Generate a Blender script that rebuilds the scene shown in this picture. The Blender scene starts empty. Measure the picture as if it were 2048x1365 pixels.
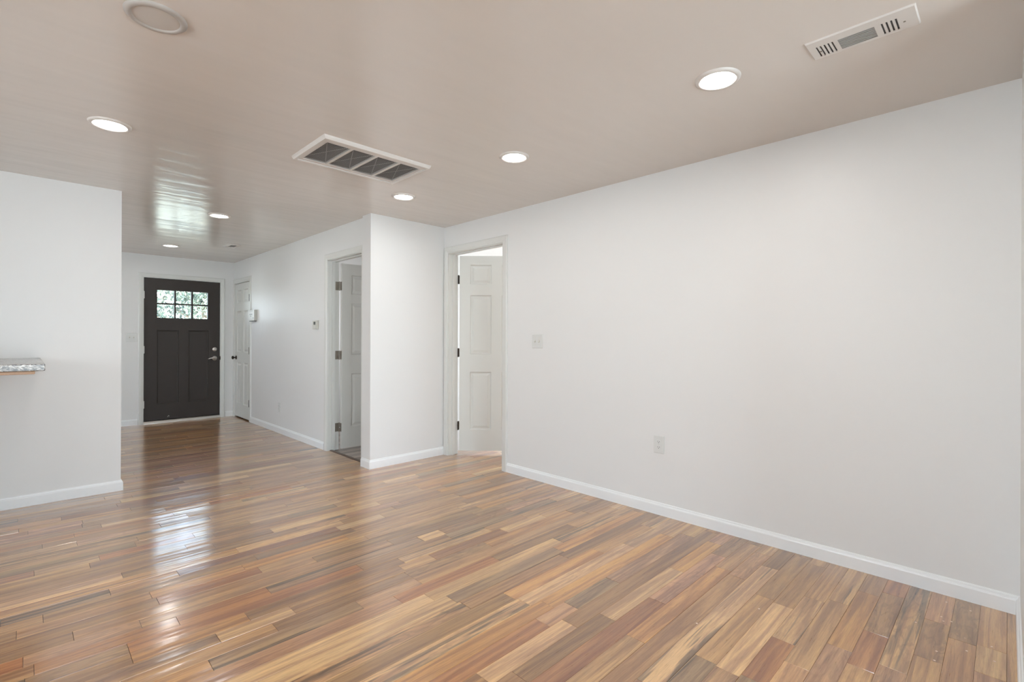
import bpy, bmesh, math, random
from mathutils import Vector, Matrix
random.seed(7)
C = bpy.context.scene
COL = C.collection
R = math.radians

# ------------------------------------------------------------------ camera
YAW = 44.7475
CAM_H = 1.247
cam_d = bpy.data.cameras.new('camera'); cam = bpy.data.objects.new('camera', cam_d); COL.objects.link(cam)
cam_d.sensor_fit = 'HORIZONTAL'; cam_d.sensor_width = 36.0
cam_d.lens = 984.5 / 2048 * 36.0
cam_d.shift_y = -4.5 / 2048
cam_d.clip_start = 0.02; cam_d.clip_end = 200
cam.matrix_world = (Matrix.Translation((0, 0, CAM_H)) @ Matrix.Rotation(-R(YAW), 4, 'Z')
                    @ Matrix.Rotation(R(90), 4, 'X') @ Matrix.Rotation(R(0.2114), 4, 'Z'))
C.camera = cam

# ------------------------------------------------------------------ world, sun, daylight, exposure
wd = bpy.data.worlds.new('sky'); C.world = wd; wd.use_nodes = True
wn = wd.node_tree.nodes; wl = wd.node_tree.links
for n in list(wn): wn.remove(n)
wo = wn.new('ShaderNodeOutputWorld'); wb = wn.new('ShaderNodeBackground'); wt = wn.new('ShaderNodeTexCoord')
ws = wn.new('ShaderNodeSeparateXYZ'); wr = wn.new('ShaderNodeValToRGB')
wl.new(wt.outputs['Generated'], ws.inputs[0]); wl.new(ws.outputs['Z'], wr.inputs[0])
wr.color_ramp.elements[0].position = 0.0; wr.color_ramp.elements[0].color = (0.86, 0.92, 1.0, 1)
wr.color_ramp.elements[1].position = 0.7; wr.color_ramp.elements[1].color = (0.35, 0.58, 0.95, 1)
wl.new(wr.outputs[0], wb.inputs[0]); wb.inputs[1].default_value = 14.0
wl.new(wb.outputs[0], wo.inputs[0])

sun_d = bpy.data.lights.new('sun', 'SUN'); sun = bpy.data.objects.new('sun', sun_d); COL.objects.link(sun)
sun_d.energy = 95; sun_d.color = (1.0, 0.95, 0.86); sun_d.angle = R(0.6)
sun.rotation_euler = (R(36), 0, R(-14))          # high sun behind the house, falling on the trees

def daylight(name, loc, rot, sx, sy, energy, color):   # area lamp added as daylight from out of view
    d = bpy.data.lights.new(name, 'AREA'); o = bpy.data.objects.new(name, d); COL.objects.link(o)
    d.shape = 'RECTANGLE'; d.size = sx; d.size_y = sy; d.energy = energy; d.color = color
    o.location = loc; o.rotation_euler = rot
    return o
DAY = (0.955, 0.975, 1.0)
daylight('added_daylight', (0.9, -3.12, 1.25), (R(90), 0, R(180)), 2.6, 1.9, 112, DAY)      # unseen patio door behind the camera, faces +Y
daylight('added_daylight', (-3.32, 1.6, 1.45), (R(90), 0, R(-90)), 2.0, 1.3, 62, DAY)      # unseen left wall window, faces +X
daylight('added_daylight', (-3.32, 7.0, 1.45), (R(90), 0, R(-90)), 1.6, 1.2, 30, DAY)      # unseen kitchen window
daylight('added_daylight', (6.32, 2.6, 1.4), (R(90), 0, R(90)), 1.8, 1.4, 95, DAY)         # unseen bedroom window, faces -X
daylight('added_daylight', (3.8, 5.6, 1.5), (R(90), 0, R(90)), 0.6, 0.8, 16, DAY)         # lamp added to brighten the windowless bathroom

C.view_settings.view_transform = 'Standard'; C.view_settings.look = 'None'
C.view_settings.gamma = 1.0; C.view_settings.use_curve_mapping = False
C.view_settings.exposure = -0.24
LAMP_W = 3.8

# ------------------------------------------------------------------ measured planes
H = 2.44
XR = 3.214      # long right wall
YB = 4.278      # short return wall beside the door
XB = 2.342      # its free end
YL = 5.093      # left wall
XL = 0.563      # its free end
YF = 8.712      # entry wall
XH = 2.381      # hall wall
T = 0.12

# ------------------------------------------------------------------ material helpers
def new_mat(name):
    m = bpy.data.materials.new(name); m.use_nodes = True
    return m, m.node_tree.nodes, m.node_tree.links, m.node_tree.nodes['Principled BSDF']
def setp(b, **k):
    for n, v in k.items():
        b.inputs[n.replace('_', ' ')].default_value = v
def simple(name, rgb, rough=0.5, metal=0.0, bump=0.0, scale=200, var=0.0, spec=0.5):
    m, N, L, b = new_mat(name)
    setp(b, Base_Color=(*rgb, 1), Roughness=rough, Metallic=metal)
    b.inputs['Specular IOR Level'].default_value = spec
    tc = N.new('ShaderNodeTexCoord'); nz = N.new('ShaderNodeTexNoise'); nz.inputs['Scale'].default_value = scale
    L.new(tc.outputs['Object'], nz.inputs['Vector'])
    if bump:
        bp = N.new('ShaderNodeBump'); bp.inputs['Strength'].default_value = bump; bp.inputs['Distance'].default_value = 0.002
        L.new(nz.outputs[0], bp.inputs['Height']); L.new(bp.outputs[0], b.inputs['Normal'])
    if var:
        mx = N.new('ShaderNodeMix'); mx.data_type = 'RGBA'
        mx.inputs[6].default_value = (*[c*(1-var) for c in rgb], 1); mx.inputs[7].default_value = (*[min(1, c*(1+var)) for c in rgb], 1)
        L.new(nz.outputs[0], mx.inputs[0]); L.new(mx.outputs[2], b.inputs['Base Color'])
    return m
M = {}
M['wall'] = simple('wall_paint', (0.775, 0.775, 0.768), 0.42, bump=0.03, scale=180, spec=0.35)
M['ceiling'] = simple('ceiling_paint', (0.715, 0.662, 0.615), 0.21, spec=0.8)
def roller_waves(m):    # long shallow undulations left by the plaster knife, running across the room
    N, L = m.node_tree.nodes, m.node_tree.links; b = N['Principled BSDF']
    tc = N.new('ShaderNodeTexCoord'); mp = N.new('ShaderNodeMapping'); mp.inputs['Scale'].default_value = (0.6, 2.2, 1)
    nz = N.new('ShaderNodeTexNoise'); nz.inputs['Scale'].default_value = 2.6; nz.inputs['Detail'].default_value = 2
    L.new(tc.outputs['Object'], mp.inputs[0]); L.new(mp.outputs[0], nz.inputs['Vector'])
    bp = N.new('ShaderNodeBump'); bp.inputs['Strength'].default_value = 1.0; bp.inputs['Distance'].default_value = 0.0058
    L.new(nz.outputs[0], bp.inputs['Height']); L.new(bp.outputs[0], b.inputs['Normal'])
roller_waves(M['ceiling'])
M['trim'] = simple('trim_paint', (0.85, 0.865, 0.87), 0.30)
M['casing'] = simple('casing_paint', (0.70, 0.705, 0.68), 0.32)
M['door_white'] = simple('white_door_paint', (0.69, 0.695, 0.665), 0.35, bump=0.02, scale=60)
M['door_dark'] = simple('dark_brown_door_paint', (0.030, 0.022, 0.018), 0.55, bump=0.06, scale=120, var=0.12)
M['bronze'] = simple('oil_rubbed_bronze', (0.045, 0.035, 0.028), 0.38, 0.85)
M['nickel'] = simple('satin_nickel', (0.66, 0.63, 0.60), 0.30, 1.0)
M['hinge_metal'] = simple('brushed_hinge_metal', (0.30, 0.27, 0.23), 0.35, 0.9)
M['plastic'] = simple('white_plastic', (0.70, 0.71, 0.695), 0.35)
M['almond'] = simple('aged_white_plastic', (0.62, 0.61, 0.56), 0.4)
M['dark'] = simple('dark_slot', (0.02, 0.02, 0.02), 0.7)
M['duct'] = simple('duct_shade', (0.10, 0.10, 0.10), 0.55, 0.3)  # dark grey sheet colour standing in for shade behind the register slots
M['lcd'] = simple('lcd_grey', (0.10, 0.11, 0.105), 0.25)
M['grille_white'] = simple('white_enamel_metal', (0.70, 0.665, 0.63), 0.38)
M['slat_grey'] = simple('grey_enamel_slat', (0.42, 0.41, 0.39), 0.4)
M['filter'] = simple('filter_fabric', (0.20, 0.20, 0.20), 0.9, bump=0.4, scale=300, var=0.3)
M['wire'] = simple('filter_wire', (0.6, 0.6, 0.6), 0.4, 0.4)
M['plywood'] = simple('plywood', (0.55, 0.36, 0.24), 0.6, bump=0.1, scale=60, var=0.15)
M['alu'] = simple('threshold_aluminium', (0.62, 0.60, 0.57), 0.35, 0.9)
M['foam'] = simple('rubber_black', (0.02, 0.02, 0.02), 0.6)
M['bark'] = simple('bark', (0.12, 0.09, 0.065), 0.9, bump=0.5, scale=25, var=0.3)
M['grass'] = simple('lawn_grass', (0.33, 0.34, 0.29), 0.9, bump=0.5, scale=60, var=0.3)
M['siding'] = simple('exterior_siding', (0.6, 0.6, 0.58), 0.7)

def lens_mat():
    m, N, L, b = new_mat('led_lens')
    setp(b, Base_Color=(0.9, 0.9, 0.9, 1), Roughness=0.4)
    b.inputs['Emission Color'].default_value = (1.0, 0.985, 0.955, 1); b.inputs['Emission Strength'].default_value = 16.0
    return m
M['lens'] = lens_mat()
M['ring_off'] = simple('unlit_ring', (0.44, 0.405, 0.375), 0.5)
M['lens_off'] = simple('unlit_lens', (0.57, 0.525, 0.485), 0.4)

def glass_mat():
    m, N, L, b = new_mat('window_glass')
    N.remove(b)
    out = [n for n in N if n.type == 'OUTPUT_MATERIAL'][0]
    fr = N.new('ShaderNodeFresnel'); fr.inputs['IOR'].default_value = 1.5
    t = N.new('ShaderNodeBsdfTransparent'); g = N.new('ShaderNodeBsdfGlossy'); g.inputs['Roughness'].default_value = 0.02
    t.inputs[0].default_value = (0.93, 0.97, 0.96, 1)
    mx = N.new('ShaderNodeMixShader'); L.new(fr.outputs[0], mx.inputs[0]); L.new(t.outputs[0], mx.inputs[1]); L.new(g.outputs[0], mx.inputs[2])
    L.new(mx.outputs[0], out.inputs[0])
    return m
M['glass'] = glass_mat()

def leaf_mat():
    m, N, L, b = new_mat('leaf')
    oi = N.new('ShaderNodeAttribute'); oi.attribute_name = 'leaf_tone'
    rp = N.new('ShaderNodeValToRGB'); e = rp.color_ramp.elements
    e[0].color = (0.016, 0.026, 0.023, 1); e[1].color = (0.30, 0.32, 0.25, 1)
    k = e.new(0.5); k.color = (0.065, 0.09, 0.075, 1)
    L.new(oi.outputs['Fac'], rp.inputs[0]); L.new(rp.outputs[0], b.inputs['Base Color'])
    setp(b, Roughness=0.5)
    b.inputs['Transmission Weight'].default_value = 0.0
    tr = N.new('ShaderNodeBsdfTranslucent'); L.new(rp.outputs[0], tr.inputs[0])
    mx = N.new('ShaderNodeMixShader'); mx.inputs[0].default_value = 0.35
    out = [n for n in N if n.type == 'OUTPUT_MATERIAL'][0]
    L.new(b.outputs[0], mx.inputs[1]); L.new(tr.outputs[0], mx.inputs[2]); L.new(mx.outputs[0], out.inputs[0])
    return m
M['leaf'] = leaf_mat()

def granite_mat():
    m, N, L, b = new_mat('granite')
    tc = N.new('ShaderNodeTexCoord')
    n1 = N.new('ShaderNodeTexNoise'); n1.inputs['Scale'].default_value = 26; n1.inputs['Detail'].default_value = 8; n1.inputs['Roughness'].default_value = 0.7; n1.inputs['Distortion'].default_value = 1.5
    r1 = N.new('ShaderNodeValToRGB'); e = r1.color_ramp.elements
    e[0].position = 0.42; e[0].color = (0.07, 0.066, 0.066, 1); e[1].position = 0.60; e[1].color = (0.68, 0.65, 0.61, 1)
    k = e.new(0.50); k.color = (0.26, 0.235, 0.215, 1)
    mp = N.new('ShaderNodeMapping'); mp.inputs['Scale'].default_value = (1.0, 1, 1.8)
    L.new(tc.outputs['Object'], mp.inputs[0]); L.new(mp.outputs[0], n1.inputs['Vector']); L.new(n1.outputs[0], r1.inputs[0])
    L.new(r1.outputs[0], b.inputs['Base Color']); setp(b, Roughness=0.16)
    return m
M['granite'] = granite_mat()

def wood_mat(name, sat=1.0, gloss=0.22, coat=0.0):
    m, N, L, b = new_mat(name)
    ac = N.new('ShaderNodeAttribute'); ac.attribute_name = 'plank_tone'
    ad = N.new('ShaderNodeAttribute'); ad.attribute_name = 'plank_data'
    sp = N.new('ShaderNodeSeparateColor'); L.new(ad.outputs['Color'], sp.inputs[0])   # r seed, g streak, b swirl
    tc = N.new('ShaderNodeTexCoord')
    off = N.new('ShaderNodeVectorMath'); off.operation = 'SCALE'; off.inputs[0].default_value = (37.0, 91.0, 13.0)
    L.new(sp.outputs[0], off.inputs['Scale'])
    ad2 = N.new('ShaderNodeVectorMath'); ad2.operation = 'ADD'; L.new(tc.outputs['Object'], ad2.inputs[0]); L.new(off.outputs[0], ad2.inputs[1])
    def mapped(sx, sy):
        mp = N.new('ShaderNodeMapping'); mp.inputs['Scale'].default_value = (sx, sy, 1); L.new(ad2.outputs[0], mp.inputs[0]); return mp
    def noise(mp, scale, det, ro, dist):
        n = N.new('ShaderNodeTexNoise'); n.inputs['Scale'].default_value = scale; n.inputs['Detail'].default_value = det
        n.inputs['Roughness'].default_value = ro; n.inputs['Distortion'].default_value = dist
        L.new(mp.outputs[0], n.inputs['Vector']); return n
    def math_(op, a, bb):
        n = N.new('ShaderNodeMath'); n.operation = op
        for i, v in enumerate((a, bb)):
            if v is None: continue
            if isinstance(v, (int, float)): n.inputs[i].default_value = v
            else: L.new(v, n.inputs[i])
        return n.outputs[0]
    def ramp(src, p0, p1, c0=0.0, c1=1.0):
        r = N.new('ShaderNodeMapRange'); r.inputs[1].default_value = p0; r.inputs[2].default_value = p1
        r.inputs[3].default_value = c0; r.inputs[4].default_value = c1; r.interpolation_type = 'SMOOTHSTEP'
        L.new(src, r.inputs[0]); return r.outputs[0]
    fine = noise(mapped(1.6, 26), 9.0, 8, 0.7, 0.3)         # fine fibres
    broad = noise(mapped(0.36, 8.0), 3.2, 4, 0.55, 1.1)        # broad colour bands along the board
    streak = noise(mapped(0.30, 8.0), 3.2, 3, 0.5, 1.0)       # dark mineral streaks
    swirl = noise(mapped(1.5, 6.5), 3.2, 3, 0.5, 0.6)      # cathedral figure
    # cathedral rings
    ringsrc = math_('SINE', math_('MULTIPLY', swirl.outputs[0], 30.0), None)
    ring = math_('MULTIPLY', ramp(ringsrc, -0.2, 1.0), ramp(sp.outputs[2], 0.15, 0.9))
    f1 = ramp(fine.outputs[0], 0.3, 0.72, 0.84, 1.10)
    f2 = ramp(broad.outputs[0], 0.32, 0.68, 0.70, 1.26)
    f = math_('MULTIPLY', f1, f2)
    f = math_('MULTIPLY', f, math_('SUBTRACT', 1.0, math_('MULTIPLY', ring, 0.20)))
    # streak: threshold follows the board's own streakiness
    thr = ramp(sp.outputs[1], 0.0, 1.0, 0.78, 0.50)
    sd = math_('SUBTRACT', streak.outputs[0], thr)
    sm = math_('MULTIPLY', ramp(sd, 0.0, 0.09), 0.58)
    f = math_('MULTIPLY', f, math_('SUBTRACT', 1.0, sm))
    cm = N.new('ShaderNodeVectorMath'); cm.operation = 'SCALE'; L.new(ac.outputs['Color'], cm.inputs[0]); L.new(f, cm.inputs['Scale'])
    # hue drift
    hs = N.new('ShaderNodeHueSaturation'); L.new(cm.outputs[0], hs.inputs['Color'])
    L.new(ramp(broad.outputs[0], 0.3, 0.7, 0.492, 0.506), hs.inputs['Hue']); L.new(math_('SUBTRACT', sat, math_('MULTIPLY', sm, 0.12)), hs.inputs['Saturation'])
    L.new(hs.outputs[0], b.inputs['Base Color'])
    L.new(ramp(fine.outputs[0], 0.3, 0.7, gloss*0.9, gloss*1.15), b.inputs['Roughness'])
    b.inputs['Specular IOR Level'].default_value = 0.5
    b.inputs['Coat Weight'].default_value = coat; b.inputs['Coat Roughness'].default_value = 0.155; b.inputs['Coat IOR'].default_value = 1.72
    wav = noise(mapped(0.45, 3.6), 4.0, 2, 0.5, 0.0)
    bp = N.new('ShaderNodeBump'); bp.inputs['Strength'].default_value = 1.0; bp.inputs['Distance'].default_value = 0.0025
    bp2 = N.new('ShaderNodeBump'); bp2.inputs['Strength'].default_value = 0.10; bp2.inputs['Distance'].default_value = 0.0006
    L.new(wav.outputs[0], bp.inputs['Height']); L.new(fine.outputs[0], bp2.inputs['Height']); L.new(bp.outputs[0], bp2.inputs['Normal'])
    L.new(bp2.outputs[0], b.inputs['Normal']); L.new(bp.outputs[0], b.inputs['Coat Normal'])
    return m
M['wood'] = wood_mat('oiled_hardwood', 1.10, 0.30, 1.0)
M['vinyl'] = wood_mat('grey_brown_plank', 0.55, 0.35)

# ------------------------------------------------------------------ mesh helpers
def obj(name, bm, mat, parent=None, smooth=False, bevel=0.0, loc=None, rot=None):
    bmesh.ops.recalc_face_normals(bm, faces=bm.faces)
    me = bpy.data.meshes.new(name); bm.to_mesh(me); bm.free()
    for m in (mat if isinstance(mat, (list, tuple)) else [mat]): me.materials.append(m)
    o = bpy.data.objects.new(name, me); COL.objects.link(o)
    if smooth:
        for p in me.polygons: p.use_smooth = True
    if bevel:
        b = o.modifiers.new('bevel', 'BEVEL'); b.width = bevel; b.segments = 2; b.limit_method = 'ANGLE'; b.angle_limit = R(40)
        for p in me.polygons: p.use_smooth = True
        ws_ = o.modifiers.new('wn', 'WEIGHTED_NORMAL'); ws_.keep_sharp = True
    if parent: o.parent = parent
    if loc: o.location = loc
    if rot: o.rotation_euler = rot
    return o
def box(bm, x0, x1, y0, y1, z0, z1, mi=0):
    v = [bm.verts.new(p) for p in ((x0,y0,z0),(x1,y0,z0),(x1,y1,z0),(x0,y1,z0),(x0,y0,z1),(x1,y0,z1),(x1,y1,z1),(x0,y1,z1))]
    for q in ((0,3,2,1),(4,5,6,7),(0,1,5,4),(1,2,6,5),(2,3,7,6),(3,0,4,7)):
        f = bm.faces.new([v[i] for i in q]); f.material_index = mi
    return v
def boxes(lst):
    bm = bmesh.new()
    for b in lst: box(bm, *b)
    return bm
def cyl(bm, c, axis, r, l, n=24, r2=None, mi=0):
    """cylinder from point c along unit axis for length l"""
    a = Vector(axis).normalized(); u = a.orthogonal().normalized(); w = a.cross(u); c = Vector(c); r2 = r if r2 is None else r2
    A = [bm.verts.new(c + (u*math.cos(t)+w*math.sin(t))*r) for t in [2*math.pi*i/n for i in range(n)]]
    B = [bm.verts.new(c + a*l + (u*math.cos(t)+w*math.sin(t))*r2) for t in [2*math.pi*i/n for i in range(n)]]
    for i in range(n):
        j = (i+1) % n; f = bm.faces.new((A[i], A[j], B[j], B[i])); f.material_index = mi
    bm.faces.new(A[::-1]).material_index = mi; bm.faces.new(B).material_index = mi
def lathe(bm, prof, axis_m=None, n=40, mi=0, close=False):
    """prof: list of (r, h) revolved about +Z of matrix axis_m; r=0 gives a pole"""
    mt = axis_m or Matrix.Identity(4); rings = []
    for r, h in prof:
        if r < 1e-6: rings.append([bm.verts.new(mt @ Vector((0, 0, h)))])
        else: rings.append([bm.verts.new(mt @ Vector((r*math.cos(2*math.pi*i/n), r*math.sin(2*math.pi*i/n), h))) for i in range(n)])
    if close: rings.append(rings[0])
    for A, B in zip(rings, rings[1:]):
        for i in range(n):
            j = (i+1) % n
            if len(A) == 1 and len(B) == 1: continue
            if len(A) == 1: f = bm.faces.new((A[0], B[j], B[i]))
            elif len(B) == 1: f = bm.faces.new((A[i], A[j], B[0]))
            else: f = bm.faces.new((A[i], A[j], B[j], B[i]))
            f.material_index = mi
def tube(bm, pts, radii, n=10):
    pts = [Vector(p) for p in pts]; prev = None; rings = []
    for i, p in enumerate(pts):
        d = (pts[min(i+1, len(pts)-1)] - pts[max(i-1, 0)]).normalized()
        u = d.orthogonal().normalized() if prev is None else (prev - d*prev.dot(d)).normalized()
        prev = u; w = d.cross(u); r = radii[i] if isinstance(radii, (list, tuple)) else radii
        rings.append([bm.verts.new(p + (u*math.cos(2*math.pi*k/n)+w*math.sin(2*math.pi*k/n))*r) for k in range(n)])
    for A, B in zip(rings, rings[1:]):
        for k in range(n): bm.faces.new((A[k], A[(k+1) % n], B[(k+1) % n], B[k]))
    bm.faces.new(rings[0][::-1]); bm.faces.new(rings[-1])
def empty(name, loc=(0, 0, 0), rz=0.0):
    o = bpy.data.objects.new(name, None); COL.objects.link(o); o.location = loc; o.rotation_euler = (0, 0, rz)
    o.empty_display_size = 0.1
    return o
def tag(o, label, cat, group=None):
    o['label'] = label; o['category'] = cat
    if group: o['group'] = group
    return o
def struct(o, label=None):
    o['kind'] = 'structure'
    if label: o['label'] = label
    return o
def copy_tree(o, parent=None):
    c = o.copy(); COL.objects.link(c)
    if parent: c.parent = parent
    for ch in o.children: copy_tree(ch, c)
    return c

# ------------------------------------------------------------------ room shell
XW = -3.4; YN = -3.2; XE = 6.4
def wall(name, lst, label=None): return struct(obj(name, boxes(lst), M['wall']), label)
D1 = (3.37, 4.20, 2.15)
   # doorway in the long right wall
D2 = (4.52, 5.284, 2.10)   # doorway in the hall wall
D3 = (7.934, 8.655, 2.095) # hall closet
D4 = (1.216, 2.186, 2.114) # front door opening in x
J = 0.018      # jamb board thickness
O1, O2, O3, O4 = [(d[0]-J, d[1]+J, d[2]+J) for d in (D1, D2, D3, D4)]
wall('wall_right', [(XR, XR+T, YN, O1[0], 0, H), (XR, XR+T, O1[0], O1[1], O1[2], H), (XR, XR+T, O1[1], YB+0.161, 0, H)],
     'long plain white wall with a half-open door at its far end')
wall('wall_return', [(XB, XR, YB, YB+0.161, 0, H)], 'short white return wall between the two doorways')
wall('wall_hall', [(XH, XH+T, YB+0.161, O2[0], 0, H), (XH, XH+T, O2[0], O2[1], O2[2], H), (XH, XH+T, O2[1], O3[0], 0, H),
                   (XH, XH+T, O3[0], O3[1], O3[2], H), (XH, XH+T, O3[1], YF, 0, H)], 'white hall wall with thermostat and closet door')
wall('wall_entry', [(XW, O4[0], YF, YF+0.16, 0, H), (O4[0], O4[1], YF, YF+0.16, O4[2], H), (O4[1], XE+T, YF, YF+0.16, 0, H)],
     'white wall around the dark front door')
wall('wall_left', [(XW, XL, YL, YL+T, 0, H)], 'white wall on the left carrying the granite ledge')
wall('wall_near', [(2.3, XR, -0.04-T, -0.04, 0, H)], 'end wall at the right edge of the photo')
# behind the camera and beside it, with their windows
wall('wall_back', [(XW, -0.5, YN-T, YN, 0, H), (-0.5, 2.3, YN-T, YN, 2.2, H), (2.3, XE+T, YN-T, YN, 0, H)])
wall('wall_west', [(XW-T, XW, YN-T, 0.6, 0, H), (XW-T, XW, 0.6, 2.6, 0, 0.8), (XW-T, XW, 0.6, 2.6, 2.1, H), (XW-T, XW, 2.6, 6.2, 0, H),
                   (XW-T, XW, 6.2, 7.8, 0, 0.85), (XW-T, XW, 6.2, 7.8, 2.05, H), (XW-T, XW, 7.8, YF+0.16, 0, H)])
wall('wall_bedroom', [(XE, XE+T, YN, 1.7, 0, H), (XE, XE+T, 1.7, 3.5, 0, 0.7), (XE, XE+T, 1.7, 3.5, 2.1, H), (XE, XE+T, 3.5, YF, 0, H),
                      (XR+T, XE, YB+0.161-T, YB+0.161, 0, H), (XR+T, XE, 0.2-T, 0.2, 0, H)])
wall('wall_bathroom', [(3.85, 3.85+T, YB+0.161, 6.6, 0, H), (XH+T, 3.85+T, 6.6, 6.6+T, 0, H)])
wall('wall_closet', [(3.05, 3.05+T, 7.6, YF, 0, H), (XH+T, 3.05, 7.6-T, 7.6, 0, H)])

bm = boxes([(XW-T, XE+T, YN-T, YF+0.16, H, H+0.12)])
struct(obj('ceiling', bm, M['ceiling']), 'smooth warm white ceiling with a soft sheen')

def window(name, x0, x1, y0, y1, z0, z1):
    bm = bmesh.new(); t = 0.05; ax = 'x' if (x1-x0) > (y1-y0) else 'y'
    def rail(a0, a1, b0, b1):
        if ax == 'x': box(bm, a0, a1, y0+0.03, y1-0.03, b0, b1)
        else: box(bm, x0+0.03, x1-0.03, a0, a1, b0, b1)
    A0, A1 = (x0, x1) if ax == 'x' else (y0, y1); mid = (A0+A1)/2
    rail(A0, A0+t, z0, z1); rail(A1-t, A1, z0, z1); rail(A0+t, A1-t, z0, z0+t); rail(A0+t, A1-t, z1-t, z1); rail(mid-t/2, mid+t/2, z0+t, z1-t)
    w = struct(obj(name, bm, M['trim']))
    g = bmesh.new()
    if ax == 'x': box(g, x0+t, x1-t, (y0+y1)/2-0.002, (y0+y1)/2+0.002, z0+t, z1-t)
    else: box(g, (x0+x1)/2-0.002, (x0+x1)/2+0.002, y0+t, y1-t, z0+t, z1-t)
    obj('glass_pane', g, M['glass'], w)
window('window_1', -0.5, 2.3, YN-T, YN, 0, 2.2)
window('window_2', XW-T, XW, 0.6, 2.6, 0.8, 2.1)
window('window_3', XW-T, XW, 6.2, 7.8, 0.85, 2.05)
window('window_4', XE, XE+T, 1.7, 3.5, 0.7, 2.1)

# ------------------------------------------------------------------ plank floor
CLS = {  # board tones (linear rgb), streak, swirl
 'tan':   ((0.43, 0.255, 0.130), 0.25, 0.3),
 'cream': ((0.58, 0.375, 0.205), 0.25, 0.4),
 'creamstreak': ((0.56, 0.355, 0.190), 0.85, 0.5),
 'zebra': ((0.52, 0.315, 0.165), 1.0, 0.9),
 'brown': ((0.30, 0.170, 0.088), 0.20, 0.3),
 'dark':  ((0.225, 0.125, 0.066), 0.35, 0.3),
 'olive': ((0.24, 0.165, 0.098), 0.55, 0.5),
 'red':   ((0.345, 0.145, 0.072), 0.08, 0.2),
 'darkred': ((0.23, 0.095, 0.052), 0.15, 0.3),
 'orange': ((0.47, 0.245, 0.105), 0.15, 0.3),
 'pink':  ((0.42, 0.235, 0.145), 0.05, 0.6),
 'swirl': ((0.30, 0.175, 0.098), 0.10, 1.0),
 'greystreak': ((0.30, 0.195, 0.120), 0.95, 0.2),
}
WEIGHTS = [('tan', 20), ('cream', 9), ('creamstreak', 7), ('zebra', 4), ('brown', 19), ('dark', 8), ('olive', 4), ('red', 8), ('darkred', 4), ('orange', 9), ('pink', 8), ('swirl', 9), ('greystreak', 3)]
MEAN = (0.41, 0.235, 0.112)
PW = 0.087; PY0 = 0.0015
FIXED = {  # row -> boards read off the photograph (x0, x1, class)
 0: [(2.55, 2.78, 'cream'), (2.78, 3.20, 'tan'), ],
 1: [(2.2, 2.76, 'tan'), (2.76, 3.2, 'swirl')],
 2: [(2.05, 2.51, 'tan'), (2.51, 2.87, 'swirl'), (2.87, 3.2, 'pink')],
 3: [(1.9, 2.34, 'pink'), (2.34, 3.2, 'zebra')],
 4: [(1.9, 2.26, 'tan'), (2.26, 2.57, 'red'), (2.57, 3.02, 'swirl'), (3.02, 3.2, 'red')],
 5: [(1.95, 2.35, 'pink'), (2.35, 2.95, 'orange'), (2.95, 3.2, 'brown')],
 6: [(2.1, 2.75, 'tan'), (2.75, 3.2, 'creamstreak')],
 7: [(1.9, 2.235, 'red'), (2.235, 2.70, 'creamstreak'), (2.70, 3.2, 'tan')],
 8: [(1.5, 1.88, 'swirl'), (1.88, 2.53, 'cream'), (2.53, 3.11, 'brown')],
 9: [(1.45, 1.89, 'olive'), (1.89, 2.55, 'tan'), (2.55, 3.17, 'brown')],
 10: [(1.6, 2.90, 'creamstreak'), (2.90, 3.2, 'dark')],
 11: [(1.45, 2.66, 'brown'), (2.66, 3.05, 'pink')],
 12: [(1.3, 1.81, 'tan'), (1.81, 2.70, 'orange'), (2.70, 3.15, 'tan')],
 13: [(1.2, 2.147, 'darkred'), (2.147, 2.85, 'pink')],
 14: [(1.3, 1.86, 'dark'), (1.86, 2.51, 'cream')],
 15: [(1.2, 1.70, 'cream'), (1.70, 3.16, 'dark')],
 16: [(1.0, 1.62, 'red'), (1.82, 2.164, 'olive'), (2.164, 3.0, 'pink')],
 17: [(0.95, 1.75, 'orange'), (1.75, 2.9, 'orange')],
 18: [(0.85, 1.685, 'creamstreak'), (1.685, 2.6, 'cream')],
 19: [(0.7, 1.672, 'brown'), (1.672, 2.4, 'orange')],
 20: [(0.6, 1.467, 'zebra'), (1.467, 2.2, 'brown')],
 21: [(0.55, 1.455, 'cream'), (1.455, 2.25, 'greystreak')],
 22: [(0.3, 1.39, 'cream'), (1.39, 2.35, 'cream')],
 23: [(0.2, 1.27, 'pink'), (1.27, 1.90, 'red'), (1.90, 2.6, 'dark')],
 24: [(1.117, 1.44, 'pink'), (1.44, 2.1, 'tan')],
 25: [(0.772, 1.44, 'dark'), (1.44, 2.0, 'swirl')],
 26: [(1.457, 1.656, 'tan'), (2.217, 2.6, 'cream')],
 27: [(0.3, 0.713, 'orange'), (0.713, 1.505, 'dark')],
 28: [(0.3, 1.3, 'red'), (1.3, 1.9, 'brown')],
 29: [(0.86, 1.75, 'greystreak'), (1.753, 1.917, 'cream')],
 35: [(1.463, 1.792, 'cream')],
}
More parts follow.
